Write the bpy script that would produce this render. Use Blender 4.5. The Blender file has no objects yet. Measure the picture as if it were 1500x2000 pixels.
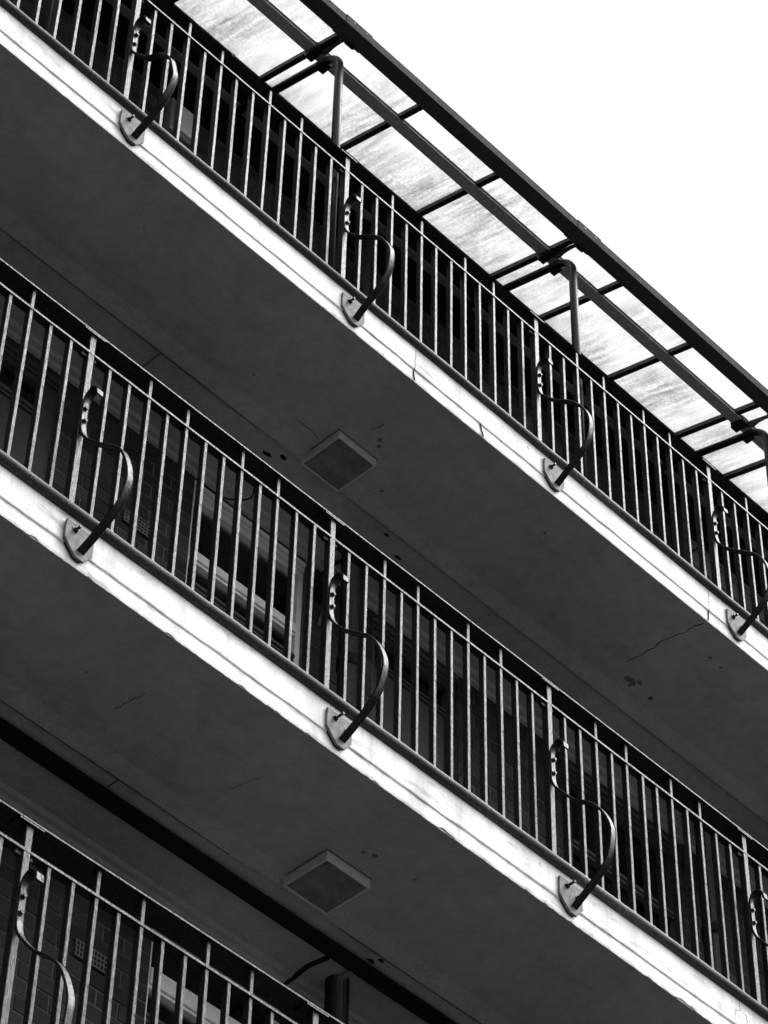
import bpy, bmesh, math, random
from mathutils import Vector, Matrix, noise
R = math.radians
random.seed(7)
sc = bpy.context.scene
C = sc.collection

# ------------------------------------------------------------------ camera, sky, sun, exposure
G = 12.77                      # height of the top balcony's railing datum above the street
S, H = 1.4215, 2.663           # post spacing, storey height
DX = (0.0, 0.006, 0.023)       # small offset of each storey's railing
cam_d = bpy.data.cameras.new('camera'); cam = bpy.data.objects.new('camera', cam_d); C.objects.link(cam)
yaw, pitch, roll = 0.7924, 0.8205, 0.02417
fw = Vector((math.sin(yaw)*math.cos(pitch), math.cos(yaw)*math.cos(pitch), math.sin(pitch)))
rt = fw.cross(Vector((0, 0, 1))).normalized(); up = rt.cross(fw)
r2 = rt*math.cos(roll) + up*math.sin(roll); u2 = -rt*math.sin(roll) + up*math.cos(roll)
M4 = Matrix((r2, u2, -fw)).transposed().to_4x4()
M4.translation = Vector((-4.759, -6.408, G-11.167)); cam.matrix_world = M4
cam_d.sensor_fit = 'AUTO'; cam_d.sensor_width = 36; cam_d.lens = 5813.09*36/2000
cam_d.clip_start = 0.1; cam_d.clip_end = 2000
sc.camera = cam
SUN_EL, SUN_AZ = R(54), R(126)            # azimuth measured from +Y (north) clockwise towards +X
w = bpy.data.worlds.new('World'); sc.world = w; w.use_nodes = True
nt = w.node_tree; bg = nt.nodes['Background']
sky = nt.nodes.new('ShaderNodeTexSky'); sky.sky_type = 'NISHITA'; sky.sun_disc = False
sky.sun_elevation = SUN_EL; sky.sun_rotation = SUN_AZ
sky.air_density = 1.6; sky.dust_density = 5; sky.ozone_density = 1.0
bw = nt.nodes.new('ShaderNodeRGBToBW')
nt.links.new(sky.outputs[0], bw.inputs[0]); nt.links.new(bw.outputs[0], bg.inputs[0]); bg.inputs[1].default_value = 0.15
sd = bpy.data.lights.new('sun', 'SUN'); sd.energy = 0.6; sd.angle = R(40); sd.color = (1, 1, 1)
sun = bpy.data.objects.new('sun', sd); C.objects.link(sun)
to_sun = Vector((math.sin(SUN_AZ)*math.cos(SUN_EL), math.cos(SUN_AZ)*math.cos(SUN_EL), math.sin(SUN_EL)))
sun.rotation_euler = to_sun.to_track_quat('Z', 'Y').to_euler()
vs = sc.view_settings; vs.view_transform = 'Standard'; vs.look = 'None'; vs.gamma = 1; vs.exposure = 1.25
vs.use_curve_mapping = False
sc.cycles.max_bounces = 8; sc.cycles.diffuse_bounces = 5; sc.cycles.transparent_max_bounces = 12

# ------------------------------------------------------------------ materials (all grey: a black and white picture)
def nodes(name):
    m = bpy.data.materials.new(name); m.use_nodes = True
    n = m.node_tree; return m, n, n.nodes['Principled BSDF']
def g(v): return (v, v, v, 1)
def tex(n, scale, detail=4, rough=0.6, stretch=(1, 1, 1), coord='Object'):
    tc = n.nodes.new('ShaderNodeTexCoord'); mp = n.nodes.new('ShaderNodeMapping'); mp.inputs['Scale'].default_value = stretch
    t = n.nodes.new('ShaderNodeTexNoise'); t.inputs['Scale'].default_value = scale; t.inputs['Detail'].default_value = detail
    t.inputs['Roughness'].default_value = rough
    n.links.new(tc.outputs[coord], mp.inputs[0]); n.links.new(mp.outputs[0], t.inputs[0]); return t
def ramp(n, src, stops):
    r = n.nodes.new('ShaderNodeValToRGB'); e = r.color_ramp.elements
    e[0].position, e[0].color = stops[0][0], g(stops[0][1]); e[1].position, e[1].color = stops[1][0], g(stops[1][1])
    for p, v in stops[2:]:
        x = e.new(p); x.color = g(v)
    n.links.new(src, r.inputs[0]); return r
def mul(n, a, b):
    x = n.nodes.new('ShaderNodeMix'); x.data_type = 'RGBA'; x.blend_type = 'MULTIPLY'; x.inputs[0].default_value = 1
    n.links.new(a, x.inputs[6]); n.links.new(b, x.inputs[7]); return x.outputs[2]
def bump(n, b, src, strength, dist):
    bn = n.nodes.new('ShaderNodeBump'); bn.inputs['Strength'].default_value = strength; bn.inputs['Distance'].default_value = dist
    n.links.new(src, bn.inputs['Height']); n.links.new(bn.outputs[0], b.inputs['Normal'])

def mat_iron(name, base, rough, spec=0.8, ior=1.6, bs=0.5, chips=True):
    m, n, b = nodes(name)
    b.inputs['IOR'].default_value = ior; b.inputs['Specular IOR Level'].default_value = spec
    t = tex(n, 120, 5, 0.65, (1, 1, 0.22)); t2 = tex(n, 38, 4, 0.6)
    r = ramp(n, t2.outputs[0], [(0.3, base*0.7), (0.6, base*1.1), (0.74, base*2.2)] if chips else [(0.3, base*0.8), (0.7, base*1.2)])
    n.links.new(r.outputs[0], b.inputs['Base Color'])
    rr = ramp(n, t.outputs[0], [(0.3, rough*0.8), (0.7, min(1, rough*1.35))]); n.links.new(rr.outputs[0], b.inputs['Roughness'])
    if chips:
        t3 = tex(n, 95, 4, 0.7, (1, 1, 0.35)); sr = ramp(n, t3.outputs[0], [(0.34, spec*0.25), (0.50, spec), (0.66, spec*1.35)])
        n.links.new(sr.outputs[0], b.inputs['Specular IOR Level'])
    bump(n, b, t.outputs[0], bs, 0.004); return m
IRON = mat_iron('black_gloss_paint', 0.010, 0.37, 0.36, 1.5, 0.9)
STRAP = mat_iron('black_strap_paint', 0.008, 0.36, 0.36, 1.5, 0.6)
BOLT = mat_iron('bolt_black', 0.010, 0.45, 0.4, 1.5, 0.3)
PIPE = mat_iron('pipe_paint', 0.010, 0.33, 0.35, 1.5, 0.12, False)
STEEL = mat_iron('dark_canopy_steel', 0.02, 0.55, 0.25, 1.5, 0.1, False)
GUTTER = mat_iron('gutter_paint', 0.085, 0.75, 0.0, 1.45, 0.1, False)
PURLIN = mat_iron('purlin_paint', 0.5, 0.7, 0.05, 1.45, 0.1, False)
BLACK = mat_iron('soot_black', 0.014, 0.7, 0.15, 1.4, 0.2, False)

def mat_white(name, dirt):
    m, n, b = nodes(name); b.inputs['Roughness'].default_value = 0.75; b.inputs['Specular IOR Level'].default_value = 0.25
    streak = tex(n, 9, 5, 0.6, (1.0, 1, 0.12)); blot = tex(n, 5, 6, 0.65, (0.5, 1, 1.6)); fine = tex(n, 90, 3, 0.6); spk = tex(n, 55, 2, 0.5)
    smear = tex(n, 12, 6, 0.7, (0.35, 1, 1.4)); drip = tex(n, 26, 4, 0.6, (1.0, 1, 0.06))
    a = ramp(n, streak.outputs[0], [(0.32, 1-0.30*dirt), (0.55, 1.0)]); c = ramp(n, blot.outputs[0], [(0.26, 0.9-0.3*dirt), (0.46, 0.90)])
    s = ramp(n, spk.outputs[0], [(0.235, 0.25), (0.27, 1.0)]); sm = ramp(n, smear.outputs[0], [(0.33, 1-0.42*dirt), (0.47, 1.0)])
    dr = ramp(n, drip.outputs[0], [(0.26, 1-0.22*dirt), (0.44, 1.0)])
    x = mul(n, mul(n, mul(n, mul(n, a.outputs[0], c.outputs[0]), s.outputs[0]), sm.outputs[0]), dr.outputs[0]); n.links.new(x, b.inputs['Base Color'])
    bump(n, b, fine.outputs[0], 0.25, 0.004); return m
WHITE = mat_white('white_masonry_paint', 0.8); WHITE2 = mat_white('stained_masonry_paint', 1.0)
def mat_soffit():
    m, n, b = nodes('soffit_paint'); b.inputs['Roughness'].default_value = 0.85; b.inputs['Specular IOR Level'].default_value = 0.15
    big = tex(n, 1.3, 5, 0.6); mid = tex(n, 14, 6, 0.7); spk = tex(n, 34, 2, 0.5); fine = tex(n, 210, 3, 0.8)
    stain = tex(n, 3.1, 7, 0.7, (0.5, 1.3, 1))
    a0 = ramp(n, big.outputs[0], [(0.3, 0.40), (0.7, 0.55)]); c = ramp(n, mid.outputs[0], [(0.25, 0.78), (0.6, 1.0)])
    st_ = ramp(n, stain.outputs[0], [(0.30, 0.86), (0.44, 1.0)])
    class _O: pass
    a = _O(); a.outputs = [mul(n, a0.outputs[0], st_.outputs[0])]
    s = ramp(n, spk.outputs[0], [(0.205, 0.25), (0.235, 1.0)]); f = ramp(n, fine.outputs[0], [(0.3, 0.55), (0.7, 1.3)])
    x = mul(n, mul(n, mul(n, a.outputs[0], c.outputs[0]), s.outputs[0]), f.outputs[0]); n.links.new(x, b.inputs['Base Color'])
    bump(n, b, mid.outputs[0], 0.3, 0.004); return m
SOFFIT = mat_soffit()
def mat_nosing():
    m, n, b = nodes('tarred_nosing'); b.inputs['Roughness'].default_value = 0.55; b.inputs['Specular IOR Level'].default_value = 0.35
    big = tex(n, 3.2, 4, 0.6, (0.6, 1, 1)); spk = tex(n, 160, 2, 0.6); fine = tex(n, 60, 5, 0.7)
    a = ramp(n, big.outputs[0], [(0.35, 0.010), (0.62, 0.024), (0.80, 0.07)]); s = ramp(n, spk.outputs[0], [(0.58, 0.8), (0.68, 6.0)])
    x = mul(n, a.outputs[0], s.outputs[0]); n.links.new(x, b.inputs['Base Color']); bump(n, b, fine.outputs[0], 0.45, 0.006); return m
NOSING = mat_nosing()
def mat_plain(name, v, rough=0.7, spec=0.3, var=0.25, scale=20, bs=0.1, stretch=(1, 1, 1)):
    m, n, b = nodes(name); b.inputs['Roughness'].default_value = rough; b.inputs['Specular IOR Level'].default_value = spec
    t = tex(n, scale, 5, 0.65, stretch); r = ramp(n, t.outputs[0], [(0.3, v*(1-var)), (0.7, v*(1+var))])
    n.links.new(r.outputs[0], b.inputs['Base Color']); bump(n, b, t.outputs[0], bs, 0.004); return m
PLATE = mat_plain('galvanised_plate', 0.125, 0.6, 0.25, 0.6, 22)
MORTAR = mat_plain('mortar', 0.10, 0.95, 0.1, 0.4, 30)
DECK = mat_plain('asphalt_deck', 0.065, 0.9, 0.2)
FRAMEW = mat_plain('white_window_paint', 0.8, 0.55, 0.3, 0.12, 25)
FRAMEG = mat_plain('grey_joinery_paint', 0.20, 0.6, 0.3, 0.2, 25)
FRAMED = mat_plain('dark_joinery_paint', 0.05, 0.5, 0.4, 0.3, 25)
BLIND = mat_plain('net_curtain', 0.25, 0.9, 0.1, 0.3, 60, 0.3, (1, 1, 4))
ROOM = mat_plain('room_wall', 0.10, 0.9, 0.1)
LAMPRIM = mat_plain('lamp_rim', 0.62, 0.5, 0.3, 0.15, 30)
LAMPDIFF = mat_plain('dusty_lamp_cover', 0.20, 0.55, 0.3, 0.35, 14)
CRACK = mat_plain('crack_dark', 0.02, 1, 0, 0.2); HAIR = mat_plain('hairline_crack', 0.10, 1, 0, 0.5, 60)
PEEL_OUTLINE = mat_plain('peeled_plaster_and_outline', 0.17, 0.95, 0.1, 0.5, 60, 0.4)
EAVE = mat_plain('eave_board', 0.010, 0.8, 0.15, 0.3, 20)
BATTEN = mat_plain('eave_batten', 0.16, 0.7, 0.2, 0.35, 8)
VENT = mat_plain('clay_vent', 0.12, 0.9, 0.1)
ROOF = mat_plain('roof_felt', 0.05, 0.9, 0.1)
GROUND = mat_plain('street_asphalt', 0.049, 0.9, 0.2, 0.25, 2.0)
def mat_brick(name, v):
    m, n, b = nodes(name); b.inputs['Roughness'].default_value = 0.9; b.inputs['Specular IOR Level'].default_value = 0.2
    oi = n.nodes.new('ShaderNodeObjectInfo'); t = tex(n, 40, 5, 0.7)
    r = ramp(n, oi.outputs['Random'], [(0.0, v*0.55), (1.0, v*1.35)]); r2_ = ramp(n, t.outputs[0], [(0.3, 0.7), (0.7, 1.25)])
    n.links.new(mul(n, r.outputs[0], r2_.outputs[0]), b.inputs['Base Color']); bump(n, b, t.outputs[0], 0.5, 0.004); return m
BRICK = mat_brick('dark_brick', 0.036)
def mat_brickwall():
    m, n, b = nodes('lower_brickwork'); tc = n.nodes.new('ShaderNodeTexCoord'); mp = n.nodes.new('ShaderNodeMapping')
    mp.inputs['Rotation'].default_value = (R(90), 0, 0)
    t = n.nodes.new('ShaderNodeTexBrick'); t.inputs['Scale'].default_value = 1
    t.inputs['Brick Width'].default_value = 0.235; t.inputs['Row Height'].default_value = 0.082; t.inputs['Mortar Size'].default_value = 0.006
    t.inputs['Color1'].default_value = g(0.05); t.inputs['Color2'].default_value = g(0.08); t.inputs['Mortar'].default_value = g(0.2)
    n.links.new(tc.outputs['Object'], mp.inputs[0]); n.links.new(mp.outputs[0], t.inputs[0]); n.links.new(t.outputs[0], b.inputs['Base Color'])
    b.inputs['Roughness'].default_value = 0.9; return m
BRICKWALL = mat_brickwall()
def mat_sheet():
    m, n, b = nodes('translucent_wired_sheet'); out = n.nodes['Material Output']; n.nodes.remove(b)
    st = tex(n, 6, 7, 0.70, (5.5, 0.55, 1)); sp = tex(n, 60, 5, 0.8, (1.0, 1.0, 1)); ms = tex(n, 2.2, 3, 0.5, (1.2, 0.7, 1))
    wv = n.nodes.new('ShaderNodeTexWave'); wv.wave_type = 'BANDS'; wv.bands_direction = 'Y'; wv.inputs['Scale'].default_value = 28
    wv.inputs['Distortion'].default_value = 0.6
    tc = n.nodes.new('ShaderNodeTexCoord'); n.links.new(tc.outputs['Object'], wv.inputs[0])
    a = ramp(n, st.outputs[0], [(0.26, 0.40), (0.64, 0.95)]); c = ramp(n, sp.outputs[0], [(0.30, 0.55), (0.62, 1.0)])
    sx = n.nodes.new('ShaderNodeSeparateXYZ'); tcy = n.nodes.new('ShaderNodeTexCoord'); n.links.new(tcy.outputs['Object'], sx.inputs[0])
    my = n.nodes.new('ShaderNodeMapRange'); my.inputs[1].default_value = 0.05; my.inputs[2].default_value = 0.62; my.inputs[3].default_value = 0.09; my.inputs[4].default_value = -0.16
    n.links.new(sx.outputs[1], my.inputs[0])
    ad = n.nodes.new('ShaderNodeMath'); ad.operation = 'ADD'; n.links.new(ms.outputs[0], ad.inputs[0]); n.links.new(my.outputs[0], ad.inputs[1])
    d = ramp(n, ad.outputs[0], [(0.24, 0.0), (0.62, 0.95)])
    mixd = n.nodes.new('ShaderNodeMix'); mixd.data_type = 'RGBA'; n.links.new(d.outputs[0], mixd.inputs[0])
    n.links.new(mul(n, a.outputs[0], c.outputs[0]), mixd.inputs[6]); mixd.inputs[7].default_value = g(0.82)
    e = ramp(n, wv.outputs[0], [(0.2, 0.84), (0.8, 1.0)])
    col = mul(n, mixd.outputs[2], e.outputs[0])
    tr = n.nodes.new('ShaderNodeBsdfTranslucent'); df = n.nodes.new('ShaderNodeBsdfDiffuse'); mx = n.nodes.new('ShaderNodeMixShader')
    n.links.new(col, tr.inputs[0]); df.inputs[0].default_value = g(0.5); mx.inputs[0].default_value = 0.12
    n.links.new(tr.outputs[0], mx.inputs[1]); n.links.new(df.outputs[0], mx.inputs[2]); n.links.new(mx.outputs[0], out.inputs[0]); return m
SHEET = mat_sheet()
def mat_glass():
    m, n, b = nodes('window_glass'); out = n.nodes['Material Output']; n.nodes.remove(b)
    tr = n.nodes.new('ShaderNodeBsdfTransparent'); gl = n.nodes.new('ShaderNodeBsdfGlossy'); gl.inputs['Roughness'].default_value = 0.06
    tr.inputs[0].default_value = g(0.8); fr = n.nodes.new('ShaderNodeFresnel'); fr.inputs[0].default_value = 1.5
    mx = n.nodes.new('ShaderNodeMixShader'); n.links.new(fr.outputs[0], mx.inputs[0]); n.links.new(tr.outputs[0], mx.inputs[1])
    n.links.new(gl.outputs[0], mx.inputs[2]); n.links.new(mx.outputs[0], out.inputs[0]); return m
GLASS = mat_glass()

# ------------------------------------------------------------------ mesh helpers
def link(name, me, mat=None, parent=None, loc=(0, 0, 0)):
    o = bpy.data.objects.new(name, me); C.objects.link(o); o.location = loc
    if mat and not me.materials: me.materials.append(mat)
    if parent: o.parent = parent
    return o
def empty(name, label, cat, loc=(0, 0, 0), group=None):
    o = bpy.data.objects.new(name, None); C.objects.link(o); o.location = loc; o.empty_display_size = 0.2
    o['label'] = label; o['category'] = cat
    if group: o['group'] = group
    return o
def tag(o, label, cat, group=None):
    o['label'] = label; o['category'] = cat
    if group: o['group'] = group
    return o
def bm_mesh(name, bm, smooth=False):
    bmesh.ops.recalc_face_normals(bm, faces=bm.faces)
    me = bpy.data.meshes.new(name); bm.to_mesh(me); bm.free()
    if smooth:
        for p in me.polygons: p.use_smooth = True
    return me
def box_bm(bm, x0, x1, y0, y1, z0, z1):
    v = [bm.verts.new(p) for p in ((x0,y0,z0),(x1,y0,z0),(x1,y1,z0),(x0,y1,z0),(x0,y0,z1),(x1,y0,z1),(x1,y1,z1),(x0,y1,z1))]
    return [bm.faces.new([v[i] for i in f]) for f in ((0,3,2,1),(4,5,6,7),(0,1,5,4),(1,2,6,5),(2,3,7,6),(3,0,4,7))]
def box(name, x0, x1, y0, y1, z0, z1, mat, parent=None, bev=0.0, loc=(0, 0, 0)):
    bm = bmesh.new(); box_bm(bm, x0, x1, y0, y1, z0, z1)
    if bev: bmesh.ops.bevel(bm, geom=bm.edges[:], offset=bev, segments=1, affect='EDGES')
    return link(name, bm_mesh(name, bm), mat, parent, loc)
def extrude_x(name, prof, x0, x1, mat, parent=None, step=None, jit=None, smooth=False):
    """closed (y,z) profile swept along X; jit(i,x)->(dy,dz) roughens point i"""
    n = 1 if not step else max(1, int((x1-x0)/step)); bm = bmesh.new(); rings = []
    for k in range(n+1):
        x = x0+(x1-x0)*k/n; ring = []
        for i, (y, z) in enumerate(prof):
            dy, dz = jit(i, x) if jit else (0, 0)
            ring.append(bm.verts.new((x, y+dy, z+dz)))
        rings.append(ring)
    m = len(prof)
    for k in range(n):
        for i in range(m):
            bm.faces.new((rings[k][i], rings[k][(i+1) % m], rings[k+1][(i+1) % m], rings[k+1][i]))
    bm.faces.new(rings[0]); bm.faces.new(rings[-1][::-1])
    return link(name, bm_mesh(name, bm, smooth), mat, parent)
def extrude_poly(name, pts, axis, d0, d1, mat, parent=None, bev=0):
    """polygon of 2D points extruded along an axis ('x': pts=(y,z); 'y': pts=(x,z); 'z': pts=(x,y))"""
    bm = bmesh.new()
    def P(a, b, d): return {'x': (d, a, b), 'y': (a, d, b), 'z': (a, b, d)}[axis]
    lo = [bm.verts.new(P(a, b, d0)) for a, b in pts]; hi = [bm.verts.new(P(a, b, d1)) for a, b in pts]
    bm.faces.new(lo); bm.faces.new(hi[::-1]); k = len(pts)
    for i in range(k): bm.faces.new((lo[i], lo[(i+1) % k], hi[(i+1) % k], hi[i]))
    if bev: bmesh.ops.bevel(bm, geom=bm.edges[:], offset=bev, segments=1, affect='EDGES')
    return link(name, bm_mesh(name, bm), mat, parent)
def tube_mesh(name, pts, r, seg=14):
    bm = bmesh.new(); rings = []; pts = [Vector(p) for p in pts]; ref = Vector((0.13, 0.41, 0.9)).normalized()
    for i, p in enumerate(pts):
        t = (pts[min(i+1, len(pts)-1)]-pts[max(i-1, 0)]).normalized()
        if abs(t.dot(ref)) > 0.97: ref = Vector((1, 0, 0))
        a = t.cross(ref).normalized(); b = t.cross(a); rr = r[i] if isinstance(r, (list, tuple)) else r
        rings.append([bm.verts.new(p+(a*math.cos(6.28318*k/seg)+b*math.sin(6.28318*k/seg))*rr) for k in range(seg)])
    for i in range(len(rings)-1):
        best = min(range(seg), key=lambda o: (rings[i][0].co-rings[i+1][o].co).length)
        for k in range(seg):
            bm.faces.new((rings[i][k], rings[i][(k+1) % seg], rings[i+1][(k+1+best) % seg], rings[i+1][(k+best) % seg]))
    bm.faces.new(rings[0]); bm.faces.new(rings[-1][::-1])
    return bm_mesh(name, bm, True)
def tube(name, pts, r, mat, parent=None, seg=14): return link(name, tube_mesh(name, pts, r, seg), mat, parent)
def spline(pts, n=8):
    """Catmull-Rom through the points"""
    P = [Vector(p) for p in pts]; P = [P[0]*2-P[1]]+P+[P[-1]*2-P[-2]]; out = []
    for i in range(1, len(P)-2):
        for k in range(n):
            t = k/n; a, b, c, d = P[i-1], P[i], P[i+1], P[i+2]
            out.append(0.5*((2*b)+(c-a)*t+(2*a-5*b+4*c-d)*t*t+(3*b-a-3*c+d)*t**3))
    out.append(P[-2]); return out
def ribbon(name, pts, width, thick, mat, parent=None):
    """thin jagged sliver along 3D points: list of (p, across) with thickness along n"""
    bm = bmesh.new(); prev = None
    for i, (p, ac, nn) in enumerate(pts):
        p, ac, nn = Vector(p), Vector(ac), Vector(nn); wd = width*random.uniform(0.45, 1.3)*(0.35 if i in (0, len(pts)-1) else 1)
        ring = [bm.verts.new(p-ac*wd/2), bm.verts.new(p+ac*wd/2), bm.verts.new(p+ac*wd/2+nn*thick), bm.verts.new(p-ac*wd/2+nn*thick)]
        if prev:
            for k in range(4): bm.faces.new((prev[k], prev[(k+1) % 4], ring[(k+1) % 4], ring[k]))
        else: bm.faces.new(ring)
        prev = ring
    bm.faces.new(prev[::-1]); return link(name, bm_mesh(name, bm), mat, parent)
def jag(pts, n, amp):
    out = []
    for i in range(len(pts)-1):
        for k in range(n):
            t = k/n; out.append((pts[i][0]*(1-t)+pts[i+1][0]*t+random.uniform(-amp, amp), pts[i][1]*(1-t)+pts[i+1][1]*t+random.uniform(-amp, amp)))
    out.append(tuple(pts[-1])); return out
def blob(name, x, y, z, rx, ry, mat, parent, h=0.002):
    k = 13; pts = []
    for i in range(k):
        a = 6.28318*i/k; q = random.uniform(0.5, 1.15); pts.append((x+rx*q*math.cos(a), y+ry*q*math.sin(a)))
    return extrude_poly(name, pts, 'z', z-h, z+0.004, mat, parent)
def copy_tree(o, parent, loc):
    c = o.copy(); C.objects.link(c); c.parent = parent; c.location = loc
    for ch in list(o.children):
        d = ch.copy(); C.objects.link(d); d.parent = c
    return c
NAMES = ('top', 'middle', 'lowest')
X0, X1 = -2.95, 8.65

# ------------------------------------------------------------------ ground and the building below the picture
gr = box('ground', -500, 500, -500, 500, -0.3, 0, GROUND); gr['kind'] = 'structure'
low = box('building_base_wall', X0, X1, 1.13, 1.40, 0.0, G-2*H-0.46, BRICKWALL); low['kind'] = 'structure'
rf = box('roof', X0, X1, 0.72, 5.0, G+2.30, G+2.55, ROOF); rf['kind'] = 'structure'

# ------------------------------------------------------------------ balconies: slab, fascia, nosing
FY, ZB = -0.085, -0.443
def nz(x, s, o): return noise.noise(Vector((x*s, o*3.7, o)))
def make_balcony(k):
    zf = G-k*H
    root = empty('balcony', ['white edged concrete balcony at the top, directly under the glazed canopy',
                             'white edged concrete balcony in the middle, below the topmost one',
                             'lowest concrete balcony slab, just under the bottom left railing'][k], 'balcony', (0, 0, zf), 'balconies of the flats')
    o_ = k*11+1
    prof = [(1.1, -0.165), (-0.0715, -0.165), (-0.0715, ZB), (0.57, ZB), (0.655, ZB-0.016), (0.664, ZB-0.016), (0.668, ZB-0.008), (1.1, ZB-0.008)]
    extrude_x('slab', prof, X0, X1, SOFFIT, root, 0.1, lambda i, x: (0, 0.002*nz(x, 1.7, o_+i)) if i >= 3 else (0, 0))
    box('deck_surface', X0, X1, -0.07, 1.1, -0.163, -0.150, DECK, root)
    rough = (0.003, 0.0055, 0.006)[k]
    fp = [(-0.072, -0.165), (FY, -0.165), (FY, -0.358), (FY+0.0015, -0.363), (FY+0.008, -0.365), (FY+0.006, ZB+0.010), (FY+0.0085, ZB-0.002), (-0.0722, ZB-0.002)]
    def fj(i, x):
        if i in (2, 3, 4): return (0.0012*nz(x, 9, o_+i), rough*0.8*nz(x, 4, o_)+0.0015*nz(x, 21, o_+3))
        if i in (5, 6, 7):
            c = max(0, nz(x, 13, o_+9)-0.25)*0.05 if k else max(0, nz(x, 15, o_+9)-0.32)*0.02
            c += rough*0.5*nz(x, 29, o_+4)+rough*0.35*nz(x, 71, o_+5)
            return (0, c)
        return (0.0015*nz(x, 2.3, o_), 0)
    extrude_x('fascia', fp, X0, X1, WHITE2 if k else WHITE, root, 0.012, fj)
    rn = 0.0235 if k == 0 else 0.026
    npf = [(-0.092+rn*math.cos(6.28318*i/16)*1.05, -0.185+rn*math.sin(6.28318*i/16)) for i in range(16)]
    extrude_x('nosing', npf, X0, X1, NOSING, root, 0.02,
              lambda i, x: (0.0022*nz(x+i*0.02, 6, o_+6), 0.0022*nz(x, 3.1, o_+7)+0.0012*nz(x+i*0.03, 18, o_)), True)
    box('edge_trim', X0, X1, -0.078, -0.062, -0.168, -0.1585, PLATE if k else DECK, root)
    zc = ZB-0.0005
    def sof_crack(path, wd, n=5, amp=0.004):
        pp = jag(path, n, amp); L = []
        for i, (a, b) in enumerate(pp):
            q = pp[min(i+1, len(pp)-1)]; p_ = pp[max(i-1, 0)]; d = Vector((q[0]-p_[0], q[1]-p_[1], 0)).normalized()
            L.append(((a, b, ZB+0.003), (-d.y, d.x, 0), (0, 0, -1)))
        ribbon('crack', L, wd*0.85, 0.0042, CRACK, root)
    def fas_crack(path, wd, n=4, amp=0.003):
        pp = jag(path, n, amp); L = []
        for i, (a, b) in enumerate(pp):
            q = pp[min(i+1, len(pp)-1)]; p_ = pp[max(i-1, 0)]; d = Vector((q[0]-p_[0], 0, q[1]-p_[1])).normalized()
            L.append(((a, FY+0.012, b), (-d.z, 0, d.x), (0, -1, 0)))
        ribbon('crack', L, wd*0.6, 0.0130, HAIR, root)
    zj = ZB-0.008
    if k == 0:
        sof_crack([(4.025,-.055),(4.008,.006),(4.007,.062),(3.989,.137),(3.977,.195),(3.987,.249),(3.984,.327),(3.969,.417)], 0.0055)
        sof_crack([(1.627,.50),(1.685,.498),(1.737,.501),(1.80,.512)], 0.003); sof_crack([(1.942,.211),(1.941,.246),(1.921,.289)], 0.004)
        fas_crack([(1.843,-.215),(1.84,-.309),(1.838,-.361),(1.831,-.397),(1.841,-.442)], 0.0042)
        fas_crack([(2.302,-.37),(2.316,-.413),(2.324,-.443)], 0.004); fas_crack([(4.044,-.21),(4.036,-.287),(4.034,-.363),(4.023,-.443)], 0.0045)
        for (x, y, a, b) in ((4.08,.494,.035,.02),(4.115,.50,.02,.028),(4.14,.47,.022,.012),(4.266,.501,.018,.016),(4.242,.083,.014,.009),(4.33,.09,.016,.01),(2.0,.30,.012,.02),(2.03,.33,.012,.014),(1.30,.45,.008,.006),(2.25,.52,.012,.01),(0.35,.2,.008,.006),(3.0,.12,.008,.006)):
            blob('peeled_patch', x, y, ZB, a, b, PEEL_OUTLINE, root, 0.0025)
        for (x, y, a, b) in ((1.759,.715,.022,.013),(2.475,.704,.022,.012),(2.62,.768,.03,.012),(1.69,.755,.03,.015)):
            blob('peeled_patch', x, y, zj, a, b, CRACK, root, 0.0025)
        box('soffit_joint', 0.901, 0.905, 0.669, 0.86, zj-0.0022, zj+0.003, CRACK, root)
    if k == 1:
        fas_crack([(3.993,-.215),(3.998,-.265),(3.956,-.280),(3.955,-.345)], 0.0035, 3, 0.002); fas_crack([(4.03,-.26),(4.045,-.30),(4.02,-.35)], 0.003)
        for (x, y, a, b) in ((1.93,.26,.012,.009),(1.98,.24,.016,.012),(0.42,.31,.006,.005),(2.2,.22,.007,.006)):
            blob('peeled_patch', x, y, ZB, a, b, PEEL_OUTLINE, root, 0.0025)
        for (x, y, a, b) in ((2.485,.692,.02,.012),(2.46,.725,.03,.012)): blob('peeled_patch', x, y, zj, a, b, CRACK, root, 0.0025)
        box('soffit_joint', 0.927, 0.931, 0.669, 0.74, zj-0.0022, zj+0.003, CRACK, root)
        sof_crack([(0.640,.386),(0.650,.30),(0.662,.222)], 0.0018); sof_crack([(1.282,.384),(1.30,.30),(1.315,.238)], 0.0014)
    for xs in ((X0, 1.55), (2.2, X1)) if k < 2 else ():
        box('soffit_joint', xs[0], xs[1], 0.6645, 0.6672, ZB-0.0175, ZB-0.003, PEEL_OUTLINE if (k == 0 and xs[0] > 0) else CRACK, root)
    # shallow cornice where the soffit meets the wall
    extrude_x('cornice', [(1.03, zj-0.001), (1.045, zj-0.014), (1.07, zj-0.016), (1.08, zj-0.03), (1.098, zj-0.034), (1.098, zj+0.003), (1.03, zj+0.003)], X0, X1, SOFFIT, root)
    return root
BAL = [make_balcony(k) for k in range(3)]
# black painted steel joist under the middle slab
jo = empty('steel_joist', 'black painted steel joist running below the middle balcony slab', 'beam', (0, 0, G-H))
box('flange', X0, X1, 0.735, 0.823, ZB-0.030, ZB-0.020, BLACK, jo)
box('web', X0, X1, 0.781, 0.789, ZB-0.020, ZB-0.008, BLACK, jo)

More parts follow.
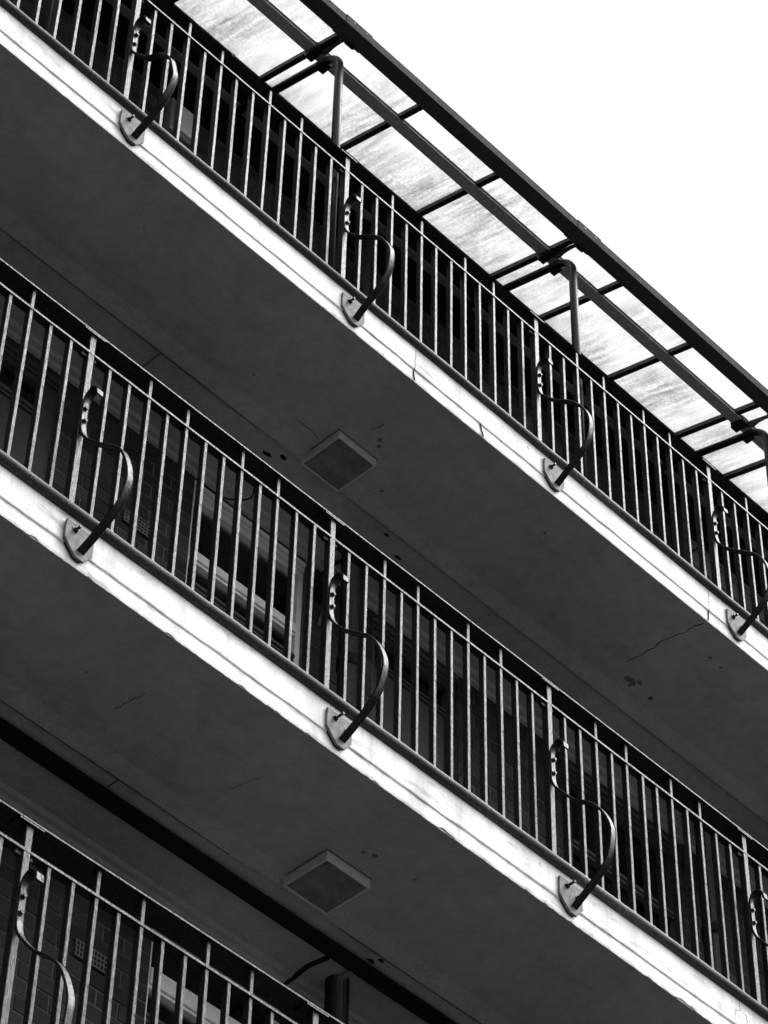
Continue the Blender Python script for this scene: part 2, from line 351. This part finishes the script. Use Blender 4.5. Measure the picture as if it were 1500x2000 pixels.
# ------------------------------------------------------------------ railings
def bar_mesh(name, wx, y0, y1, z0, z1, bev=0.0022):
    bm = bmesh.new(); box_bm(bm, -wx/2, wx/2, y0, y1, z0, z1); bmesh.ops.bevel(bm, geom=bm.edges[:], offset=bev, segments=1, affect='EDGES')
    me = bm_mesh(name, bm); me.materials.append(IRON); return me
ZR = 0.882                       # top of the lower rail
POST = bar_mesh('post', 0.0315, 0.0, 0.036, -0.16, 0.992)
BARS = bar_mesh('baluster', 0.0180, 0.003, 0.034, -0.16, ZR-0.012)
BART = bar_mesh('baluster_tall', 0.0180, 0.003, 0.034, -0.16, 0.998)
SADDLE = bar_mesh('saddle_plate', 0.115, -0.010, 0.062, 0.988, 0.9965, 0.0015)
LUG = bar_mesh('rail_lug', 0.085, 0.010, 0.031, ZR-0.034, ZR-0.0115, 0.004)
def strap_mesh(wx, th, jt=0.0, lift=0.0):
    pts = [(-.088,.545),(-.083,.578),(-.058,.602),(-.030,.598),(-.010,.572),(-.007,.52),(-.007,.45),(-.010,.395),(-.026,.345),(-.065,.285),(-.130,.212),(-.200,.152),(-.262,.085),(-.305,.010),(-.330,-.072),(-.335,-.142),(-.318,-.205),(-.280,-.258),(-.228,-.302),(-.175,-.335),(-.098,-.378)]
    pts = [(y, z+lift*min(1, max(0, (z+.378)/.22))) for y, z in pts]
    pts = [(y+random.uniform(-jt, jt), z+random.uniform(-jt, jt)) if 8 < q < 19 else (y, z) for q, (y, z) in enumerate(pts)]
    cl = spline([(random.uniform(-jt, jt)*.6, y, z) for y, z in pts], 5); bm = bmesh.new(); prev = None; n = len(cl)
    for i, p in enumerate(cl):
        t = (cl[min(i+1, n-1)]-cl[max(i-1, 0)]).normalized(); nn = Vector((0, -t.z, t.y)); h = th/2
        ws = wx*(1.12 if i < 18 else 1.0); e = 0.0022
        ring = []
        for sx, sn in ((-1, -1), (1, -1), (1, 1), (-1, 1)):
            a = p+Vector((sx*ws/2, 0, 0))+nn*sn*h
            c1 = a-Vector((sx*e, 0, 0)); c2 = a-nn*sn*e
            ring += [c1, c2] if sx*sn > 0 else [c2, c1]
        # order: walk around
        ring = [bm.verts.new(q) for q in ring]
        if prev:
            for k in range(8): bm.faces.new((prev[k], prev[(k+1) % 8], ring[(k+1) % 8], ring[k]))
        else: bm.faces.new(ring)
        prev = ring
    bm.faces.new(prev[::-1]); me = bm_mesh('bracket', bm); me.materials.append(STRAP)
    return me
BRKS = [strap_mesh(0.035, 0.012, 0.004) for _ in range(6)]
BRKC = strap_mesh(0.035, 0.012, 0.003, 0.145)
def poly_y(name, pts, y0, y1, mat, bev):
    o = extrude_poly(name, pts, 'y', y0, y1, mat, None, bev); me = o.data; bpy.data.objects.remove(o); return me
PLT = poly_y('foot_plate', [(-.086,-.252),(-.088,-.350),(-.026,-.418),(.018,-.418),(.058,-.362),(.058,-.252)], -0.1000, -0.0885, PLATE, 0.0015)
PLE = poly_y('plate_packing', [(-.082,-.258),(-.084,-.348),(-.024,-.414),(.014,-.414),(.054,-.360),(.054,-.262)], -0.0880, -0.0725, BLACK, 0.001)
def hexbolt(r, h, rod=None, rl=0):
    bm = bmesh.new()
    for rad, a, b, sg in ((r*1.3, -0.002, 0.003, 12), (r, 0.003, 0.003+h, 6)) + (((rod, 0.003+h, 0.003+h+rl, 10),) if rod else ()):
        lo = [bm.verts.new((rad*math.cos(6.28318*i/sg), -a, rad*math.sin(6.28318*i/sg))) for i in range(sg)]
        hi = [bm.verts.new((rad*math.cos(6.28318*i/sg), -b, rad*math.sin(6.28318*i/sg))) for i in range(sg)]
        bm.faces.new(lo); bm.faces.new(hi[::-1])
        for i in range(sg): bm.faces.new((lo[i], lo[(i+1) % sg], hi[(i+1) % sg], hi[i]))
    me = bm_mesh('bolt', bm); me.materials.append(BOLT); return me
BLT = hexbolt(0.0085, 0.008); STUD = hexbolt(0.0115, 0.010, 0.0062, 0.018); STUDL = hexbolt(0.0115, 0.010, 0.0062, 0.034)
NB0, NB1 = -2, 6
def make_railing(k):
    root = empty('railing', ['black iron railing of the top balcony, seen against the bright canopy',
                             'black iron railing of the middle balcony, crossing the picture from left to right',
                             'black iron railing in the bottom left corner'][k], 'railing', (DX[k], 0, G-k*H), 'balcony railings with scroll brackets')
    xa, xb = NB0*S-0.05, NB1*S+0.05
    wob = (0.0006, 0.0012, 0.0012)[k]
    extrude_x('handrail', [(-.010, .9985), (.104, .9985), (.104, 1.0062), (-.010, 1.0062)] if k else [(-.004, .9985), (.074, .9985), (.074, 1.0025), (.002, 1.0025)], xa, xb, IRON, root, 0.05, lambda i, x: (0, wob*nz(x, 2.5, k+2.2)))
    extrude_x('lower_rail', [(-.001, ZR-.011), (.038, ZR-.011), (.038, ZR), (-.001, ZR)], xa, xb, IRON, root, 0.02, lambda i, x: (0.0008*nz(x, 15, k+i+.5), 0.0009*nz(x, 19, k+.3)+wob*nz(x, 2, k+1.1)))
    for i in range(NB0, NB1+1):
        link('post', POST, None, root, (i*S, 0, 0)); link('saddle_plate', SADDLE, None, root, (i*S, 0, 0))
        link('rail_lug', LUG, None, root, (i*S-.004, 0, 0))
        b = link('bracket', BRKC if k == 2 else BRKS[(i*5+k*3) % 6], None, root, (i*S, 0, 0))
        b.rotation_euler = (0, 0, R(random.uniform(-2.0, 2.0)))
        link('foot_plate', PLT, None, b); link('plate_packing', PLE, None, b)
        for z in ((.519, .443) if k < 2 else (.664, .588)): link('bolt', BLT, None, b, (random.uniform(-.003, .003), -0.0125, z+random.uniform(-.004, .004))).rotation_euler = (0, random.uniform(0, 1), 0)
        link('bolt', STUDL if (k, i) in ((1, 1), (1, 2)) else STUD, None, b, (-.040, -.1000, -.285)).rotation_euler = (0, random.uniform(0, 1), 0)
        if (k, i) in ((1, 2), (0, 3), (1, 1)): link('bolt', STUDL, None, b, (.026, -.1000, -.315))
        if i == NB1: break
        for j in range(1, 13):
            o = link('baluster', BART if j in (3, 5, 8, 10) else BARS, None, root, (i*S+j*S/13+random.uniform(-.002, .002), random.uniform(-.0012, .0012), 0))
            o.rotation_euler = (R(random.uniform(-.12, .12)), R(random.uniform(-.18, .18)), R(random.uniform(-4, 4)))
    return root
RAIL = [make_railing(k) for k in range(3)]
cw = tube('cable_tie', [(0.565, 0.02, 1.004), (0.572, 0.0, 1.03), (0.592, -0.012, 1.052)], [0.006, 0.007, 0.010], BLACK, None, 8)
cw.location = (0.04, 0.03, G); tag(cw, 'small black clip standing up from the top handrail at upper left', 'clip')

# ------------------------------------------------------------------ walls of each storey
ZW = H+ZB-0.008                  # underside of the slab above, over the storey's datum
def solid_pieces(openings, x0, x1):
    out, c = [], x0
    for a, b in sorted(openings):
        if a > c: out.append((c, a))
        c = b
    if c < x1: out.append((c, x1))
    return out
BL, BH, BC = 0.226, 0.0745, 0.082
def brick_me(l):
    bm = bmesh.new(); box_bm(bm, -l/2, l/2, 0, 0.06, 0, BH); bmesh.ops.bevel(bm, geom=bm.edges[:], offset=0.0015, segments=1, affect='EDGES')
    me = bm_mesh('brick', bm); me.materials.append(BRICK); return me
_bc = {}
def brick_len(l):
    key = round(l, 2)
    if key not in _bc: _bc[key] = brick_me(key)
    return _bc[key]
def make_wall(k, openings, ztop, zvis, xvis):
    zf = G-k*H
    root = empty('brick_wall', ['dark brick wall behind the top railing, under the eave', 'dark brick wall with openings behind the middle railing',
                                'dark brick wall at bottom left behind the lowest railing'][k], 'wall', (0, 0, zf), 'brick walls behind the balconies')
    zb = -0.150
    for a, b in solid_pieces(openings, X0, X1): box('mortar_core', a, b, 1.1035, 1.40, zb, ztop, MORTAR, root)
    cand = []; row = 0; z = zb+0.006
    while z+BH < ztop+0.02:
        zc = min(z, ztop-BH-0.001)
        for a, b in solid_pieces(openings, X0, X1):
            hd = BL/2-0.005; seq = ([BL, hd] if row % 2 == 0 else [hd, hd/2-0.003, BL]); x = a+0.003; i = 0
            while x < b-0.03:
                l = seq[i] if i < len(seq) else (BL if ((i % 2 == 0) == (row % 2 == 0)) else hd)
                if row % 2 and i >= 3: l = hd if i % 2 else BL
                l = min(l, b-0.003-x)
                if l < 0.035: break
                cand.append((x+l/2, zc, l)); x += l+0.0080; i += 1
        z += BC; row += 1
    vis = [c for c in cand if c[1] > zvis-0.1 and xvis[0] <= c[0] <= xvis[1]]
    vis.sort(key=lambda c: -c[1]); keep = set(vis[:295])
    bm = bmesh.new()
    for c in cand:
        if c in keep:
            o = link('brick', brick_len(c[2]), None, root, (c[0], 1.1+random.uniform(-.0025, .0025), c[1]))
            o.rotation_euler = (R(random.uniform(-.6, .6)), R(random.uniform(-.25, .25)), R(random.uniform(-.5, .5))); o.scale = (c[2]/round(c[2], 2), 1, 1)
        else: box_bm(bm, c[0]-c[2]/2, c[0]+c[2]/2, 1.1, 1.16, c[1], c[1]+BH)
    me = bm_mesh('far_bricks', bm); o = link('far_bricks', me, BRICK, root); o['kind'] = 'stuff'
    return root
def opening(wall, name, x0, x1, ztop, frame, zsill, transoms, mullions=(), blind=None, fw_=0.045, recess=0.05, panel=None, zb=None):
    """a window or door set back in the wall: part with sub-parts"""
    y = 1.1+recess; zb = zsill if zb is None else zb
    o = extrude_poly(name, [(x0, zb), (x0+fw_, zb), (x0+fw_, ztop-0.10), (x1-fw_, ztop-0.10), (x1-fw_, zb), (x1, zb), (x1, ztop), (x0, ztop)], 'y', y-0.012, y+0.06, frame, wall, 0.003)
    # stepped head moulding
    for dz, dy, h in ((0.002, 0.020, 0.030), (0.036, 0.012, 0.026)):
        box('head_moulding', x0+0.004, x1-0.004, y-0.012-dy, y-0.0125, ztop-dz-h, ztop-dz, frame, o, 0.003)
    for (a, b, mt) in transoms:
        box('transom', x0+fw_+.001, x1-fw_-.001, y-0.020, y+0.045, a+0.016, b, mt or frame, o, 0.003)
        box('transom_lip', x0+fw_+.001, x1-fw_-.001, y-0.008, y+0.040, a, a+0.0155, mt or frame, o, 0.002)
    for (a, b) in mullions: box('mullion', a, b, y-0.006, y+0.04, zb, ztop-0.101, frame, o, 0.003)
    box('pane', x0+fw_-.003, x1-fw_+.003, y+0.024, y+0.028, zb, ztop-0.097, GLASS, o)
    if panel: box('door_panel', x0+fw_+.002, x1-fw_-.002, y+0.004, y+0.022, zb, panel[0], panel[1], o, 0.004)
    if blind:
        extrude_z = []; n = 40
        for i in range(n+1): extrude_z.append((x0+fw_+(x1-x0-2*fw_)*i/n, y+0.085+0.010*math.sin(i*1.9)+0.004*math.sin(i*4.3)))
        pts = extrude_z+[(a, b+0.004) for a, b in reversed(extrude_z)]
        extrude_poly('curtain', pts, 'z', blind[0], blind[1], BLIND, o)
    box('room_back', x0-0.3, x1+0.3, 2.2, 2.24, zb-0.2, ztop+0.1, ROOM, o)
    box('sill_wall', x0, x1, 1.13, 1.36, -0.15, zb-0.002, MORTAR, o) if zb > 0 else None
    return o
OB = [(-0.30, 0.70), (1.545, 2.335), (2.80, 3.44), (4.30, 5.22), (6.0, 6.8)]
wB = make_wall(1, OB, ZW, 1.36, (0.2, 6.1))
wC = make_wall(2, OB, ZW, 1.0, (0.5, 3.0))
OA = [(4.98+0.42, 6.45), (-1.2, -0.2)]
wA = make_wall(0, OA, 2.245, 1.85, (0.0, 7.0))
for k, wl in ((1, wB), (2, wC)):
    opening(wl, 'door', -0.30, 0.70, ZW-0.04, FRAMED, -0.145, [(1.86, 1.90, FRAMED)], panel=(1.86, FRAMED), fw_=0.10)
    z1, z2 = ((1.675, 1.745), (1.785, 1.885))[k-1]
    opening(wl, 'window', 1.545, 2.335, ZW-0.02, FRAMEW, 0.75, [(z1, z2, None), (z1-0.17, z1-0.135, FRAMED)], blind=(0.75, z1-0.17), fw_=0.034)
    opening(wl, 'door', 2.80, 3.44, ZW-0.03, FRAMED, -0.145, [(1.885, 1.915, FRAMED)], panel=(1.885, FRAMED), fw_=0.05)
    opening(wl, 'window', 4.30, 5.22, ZW-0.03, FRAMED, 0.75, [(1.64, 1.68, FRAMED)], blind=(0.75, 1.64))
    opening(wl, 'door', 6.0, 6.8, ZW-0.03, FRAMED, -0.145, [(1.88, 1.92, FRAMED)], panel=(1.88, FRAMED))
opening(wA, 'window', 5.40, 6.45, 2.235, FRAMEG, 0.75, [(2.02, 2.135, FRAMEG), (1.90, 1.935, FRAMEG)], fw_=0.05)
opening(wA, 'door', -1.2, -0.2, 2.235, FRAMED, -0.145, [(1.88, 1.92, FRAMED)], panel=(1.88, FRAMED))
def air_vent(wall, x0, x1, z0, z1, nx, nz_, mat=VENT):
    o = box('air_vent', x0, x1, 1.094, 1.098, z0, z1, CRACK, wall)
    bm = bmesh.new(); w_, h_ = (x1-x0)/nx, (z1-z0)/nz_
    for i in range(nx+1): box_bm(bm, x0+i*w_-.0035, x0+i*w_+.0035, 1.086, 1.0938, z0-.004, z1+.004)
    for j in range(nz_+1): box_bm(bm, x0-.003, x1+.003, 1.0852, 1.0932, z0+j*h_-.0035, z0+j*h_+.0035)
    link('vent_grid', bm_mesh('vent_grid', bm), mat, o)
air_vent(wB, 1.13, 1.31, 1.545, 1.61, 9, 3); air_vent(wC, 1.14, 1.31, 1.665, 1.74, 9, 3)
air_vent(wA, 3.58, 3.78, 1.90, 2.03, 9, 6); air_vent(wA, 3.98, 4.17, 1.92, 2.06, 9, 6)
# pale meter box on the top wall
mb = empty('meter_box', 'pale square box on the dark wall behind the top left bracket', 'box', (1.185, 1.09, G+1.9))
box('housing', -0.105, 0.105, -0.055, 0.004, -0.02, 0.265, FRAMEG, mb, 0.006)
box('lid', -0.078, 0.098, -0.063, -0.0555, 0.02, 0.245, LAMPRIM, mb, 0.004)

# ------------------------------------------------------------------ eave over the top storey
ev = empty('eave', 'black boarded eave above the top wall, with a pale batten', 'eave', (0, 0, G))
for i in range(4):
    a = 0.672+i*0.108; box('eave_board', X0, X1, a, a+0.1055, 2.252+0.004*(i % 2), 2.298, EAVE, ev, 0.002)
box('eave_fascia', X0, X1, 0.645, 0.670, 2.235, 2.42, EAVE, ev)
xs = X0
while xs < X1:
    L_ = random.uniform(0.9, 1.5); box('eave_batten', xs, min(X1, xs+L_-0.006), 0.845, 0.890, 2.236, 2.2515, BATTEN, ev, 0.002); xs += L_

# ------------------------------------------------------------------ canopy
cn = empty('canopy', 'steel framed canopy of translucent sheets over the top balcony', 'canopy', (0, 0, G))
SL = 0.30
def cz(y): return 2.05+SL*(y-0.1)
RX = [-2.4, -1.8, -1.18, -0.56, 0.06, 0.675, 1.36, 1.985, 2.605, 3.222, 3.64, 4.256, 4.872, 5.33, 5.95, 6.57, 7.19, 7.8]
def slab_yz(name, x0, x1, y0, y1, o0, o1, mat, parent, bev=0):
    return extrude_poly(name, [(y0, cz(y0)+o0), (y1, cz(y1)+o0), (y1, cz(y1)+o1), (y0, cz(y0)+o1)], 'x', x0, x1, mat, parent, bev)
for x in RX: slab_yz('rafter', x-0.017, x+0.017, 0.026, 0.644, 0.003, 0.036, STEEL, cn, 0.001)
for a, b in zip(RX[:-1], RX[1:]): slab_yz('roof_sheet', a+0.004, b-0.004, 0.020, 0.644, 0.038, 0.042, SHEET, cn)
slab_yz('purlin', RX[0]-.05, RX[-1]+.05, 0.190, 0.268, -0.004, 0.0022, PURLIN, cn)
slab_yz('purlin_web', RX[0]-.05, RX[-1]+.05, 0.190, 0.1955, 0.0025, 0.030, GUTTER, cn)
gx0, gx1 = RX[0]-.08, RX[-1]+.08
gt = extrude_x('gutter', [(-.068, 2.000), (.034, 2.030), (.034, 2.085), (.030, 2.085), (.030, 2.034), (-.064, 2.006), (-.064, 2.067), (-.068, 2.067)], gx0, gx1, GUTTER, cn)
for a in (-0.55, 1.30, 3.147, 4.95, 6.8):
    box('joint_plate', a, a+0.197, -0.0725, -0.0685, 1.997, 2.071, GUTTER, gt, 0.001)
    extrude_poly('joint_strap', [(-.072, 1.9925), (.036, 2.0243), (.036, 2.0275), (-.072, 1.9965)], 'x', a, a+0.197, GUTTER, gt)
    for d in (.055, .145): link('rivet', BLT, None, gt, (a+d, -0.0728, 2.036)).scale = (.55, .4, .55)
    slab_yz('gutter_clip', a+.10, a+.16, 0.012, 0.045, -0.012, 0.002, STEEL, gt)
def support(x, loc_i):
    y0 = 0.09; rb = 0.16; pts = [(x, y0, -0.15)]
    ztop = 1.985
    d = Vector((0, 1, SL)).normalized(); ang = math.atan(SL); bend = math.pi/2-ang
    rc = rb
    zc = ztop-rc*math.tan(bend/2)
    pts.append((x, y0, zc))
    for i in range(1, 13):
        a = bend*i/12; pts.append((x, y0+rc*(1-math.cos(a)), zc+rc*math.sin(a)))
    e = Vector(pts[-1]); pts.append(tuple(e+d*0.3)); pts.append(tuple(e+d*((1.10-e.y)/d.y)))
    pi = tube('support_pipe', pts, 0.0235, PIPE, cn, 18)
    zt = cz(0.23)-0.004; zp = e.z+SL*(0.23-e.y)+0.02
    box('cleat', x-0.010, x+0.045, 0.195, 0.262, zp-0.040, zp-0.012, STEEL, pi, 0.002)
    box('cleat_web', x-0.085, x-0.030, 0.182, 0.276, zt-0.030, zt+0.020, STEEL, pi, 0.003)
    link('bolt', STUD, None, pi, (x-0.03, 0.183, zt-0.03))
    extrude_poly('gutter_bracket', [(0.20, zt-0.034), (0.20, zt+0.002), (0.02, cz(.02)), (0.02, cz(.02)-0.025), (0.06, cz(.06)-0.020), (0.11, cz(.11)-0.028), (0.15, cz(.15)-0.050)], 'x', x-0.040, x-0.028, STEEL, pi, 0.001)
    return pi
for i, x in enumerate((-0.44, 1.415, 3.278, 5.0, 6.86)): support(x, i)

# ------------------------------------------------------------------ soil pipes, cables, lamps
def soil_pipe(x, label, z0, z1):
    o = empty('soil_pipe', label, 'pipe', (x, 0.93, z0), 'black soil pipes up the wall')
    tube('pipe', [(0, 0, 0), (0, 0, z1-z0)], 0.054, BLACK, o, 20)
    for k in range(3):
        zf = G-k*H-z0
        if k: box('fixing_lug', -0.035, -0.010, -0.110, -0.030, zf+ZW-0.026, zf+ZW-0.001, FRAMEG, o, 0.002)
        for dz in (0.35, 1.42): tube('collar', [(0, 0, zf+dz), (0, 0, zf+dz+0.07)], 0.062, BLACK, o, 20)
soil_pipe(2.465, 'thick black soil pipe right of the pale framed window', 0.0, G+2.25)
soil_pipe(5.22, 'thick black soil pipe at the far right of the middle balcony wall', 0.0, G+2.25)
def cable(name, pts, r, label, mat=BLACK):
    t = tube(name, spline(pts, 8), r, mat, None, 8); tag(t, label, 'cable'); return t
zb = G-H
cable('cable', [(1.565, 1.085, zb+2.19), (1.60, 1.07, zb+2.13), (1.70, 1.03, zb+2.10), (1.80, 0.98, zb+2.145), (1.80, 0.95, zb+2.215)], 0.0045, 'thin black cable looping under the soffit above the pale window')
cable('cable', [(2.35, 1.09, zb+1.95), (2.36, 1.06, zb+2.05), (2.40, 1.0, zb+2.15), (2.47, 0.93, zb+2.21)], 0.011, 'thick black cable curving up beside the soil pipe, middle balcony')
zb = G-2*H
cable('cable', [(2.26, 1.09, zb+2.12), (2.298, 1.085, zb+2.185), (2.309, 1.035, zb+2.202), (2.297, 0.95, zb+2.204), (2.308, 0.868, zb+2.204), (2.315, 0.84, zb+2.204)], 0.011, 'dark cable along the soffit left of the lowest soil pipe')
cable('cable', [(5.58, 1.0, G+2.33), (5.605, 1.0, G+2.25), (5.575, 1.0, G+2.13), (5.50, 1.02, G+2.0), (5.40, 1.05, G+1.9), (5.30, 1.07, G+1.84)], 0.009, 'black cable loop behind the top railing at right')
def junction_box(x, z, label):
    o = empty('junction_box', label, 'box', (x, 1.09, z))
    box('housing', -0.035, 0.035, -0.05, 0.0, -0.045, 0.045, BLACK, o, 0.005); box('lid', -0.03, 0.03, -0.056, -0.0505, -0.04, 0.04, BOLT, o, 0.002)
    tube('conduit', [(0.0, -0.02, -0.045), (0.01, -0.02, -0.12), (-0.02, -0.02, -0.24)], 0.009, BATTEN, o, 8)
junction_box(2.405, G-H+2.0, 'small black junction box between pale window and soil pipe')
junction_box(5.42, G+2.02, 'small black junction box behind the far right of the top railing')
def lamp(k, label):
    o = empty('ceiling_light', label, 'light', ((1.95, .525), (1.945, .486))[k] + (G-k*H+ZB,), 'square soffit lights')
    rm = [(-.128, -.128), (.128, -.128), (.128, .128), (-.128, .128)]
    box('shadow_grime_ring', -.134, .134, -.134, .134, -.004, 0.002, PEEL_OUTLINE, o)  # added dark ring drawing the shadow gap and grime round the lamp base
    box('backing', -.128, .128, -.128, .128, -.012, 0.002, LAMPRIM, o)
    for a in ((-.1285, .1285, -.1285, -.1205), (-.1285, .1285, .1205, .1285), (-.1285, -.1205, -.120, .120), (.1205, .1285, -.120, .120)):
        box('rim', *a, -.052, -.0125, LAMPRIM, o, 0.0015)
    box('diffuser', -.1195, .1195, -.1195, .1195, -.0495, -.0130, LAMPDIFF, o, 0.003)
    box('screw', -.110, -.104, -.110, -.104, -.0515, -.0500, BOLT, o); box('screw', .104, .110, .104, .110, -.0515, -.0500, BOLT, o)
lamp(0, 'square light fitting on the soffit of the top balcony')
lamp(1, 'square light fitting on the soffit of the middle balcony, lower in the picture')
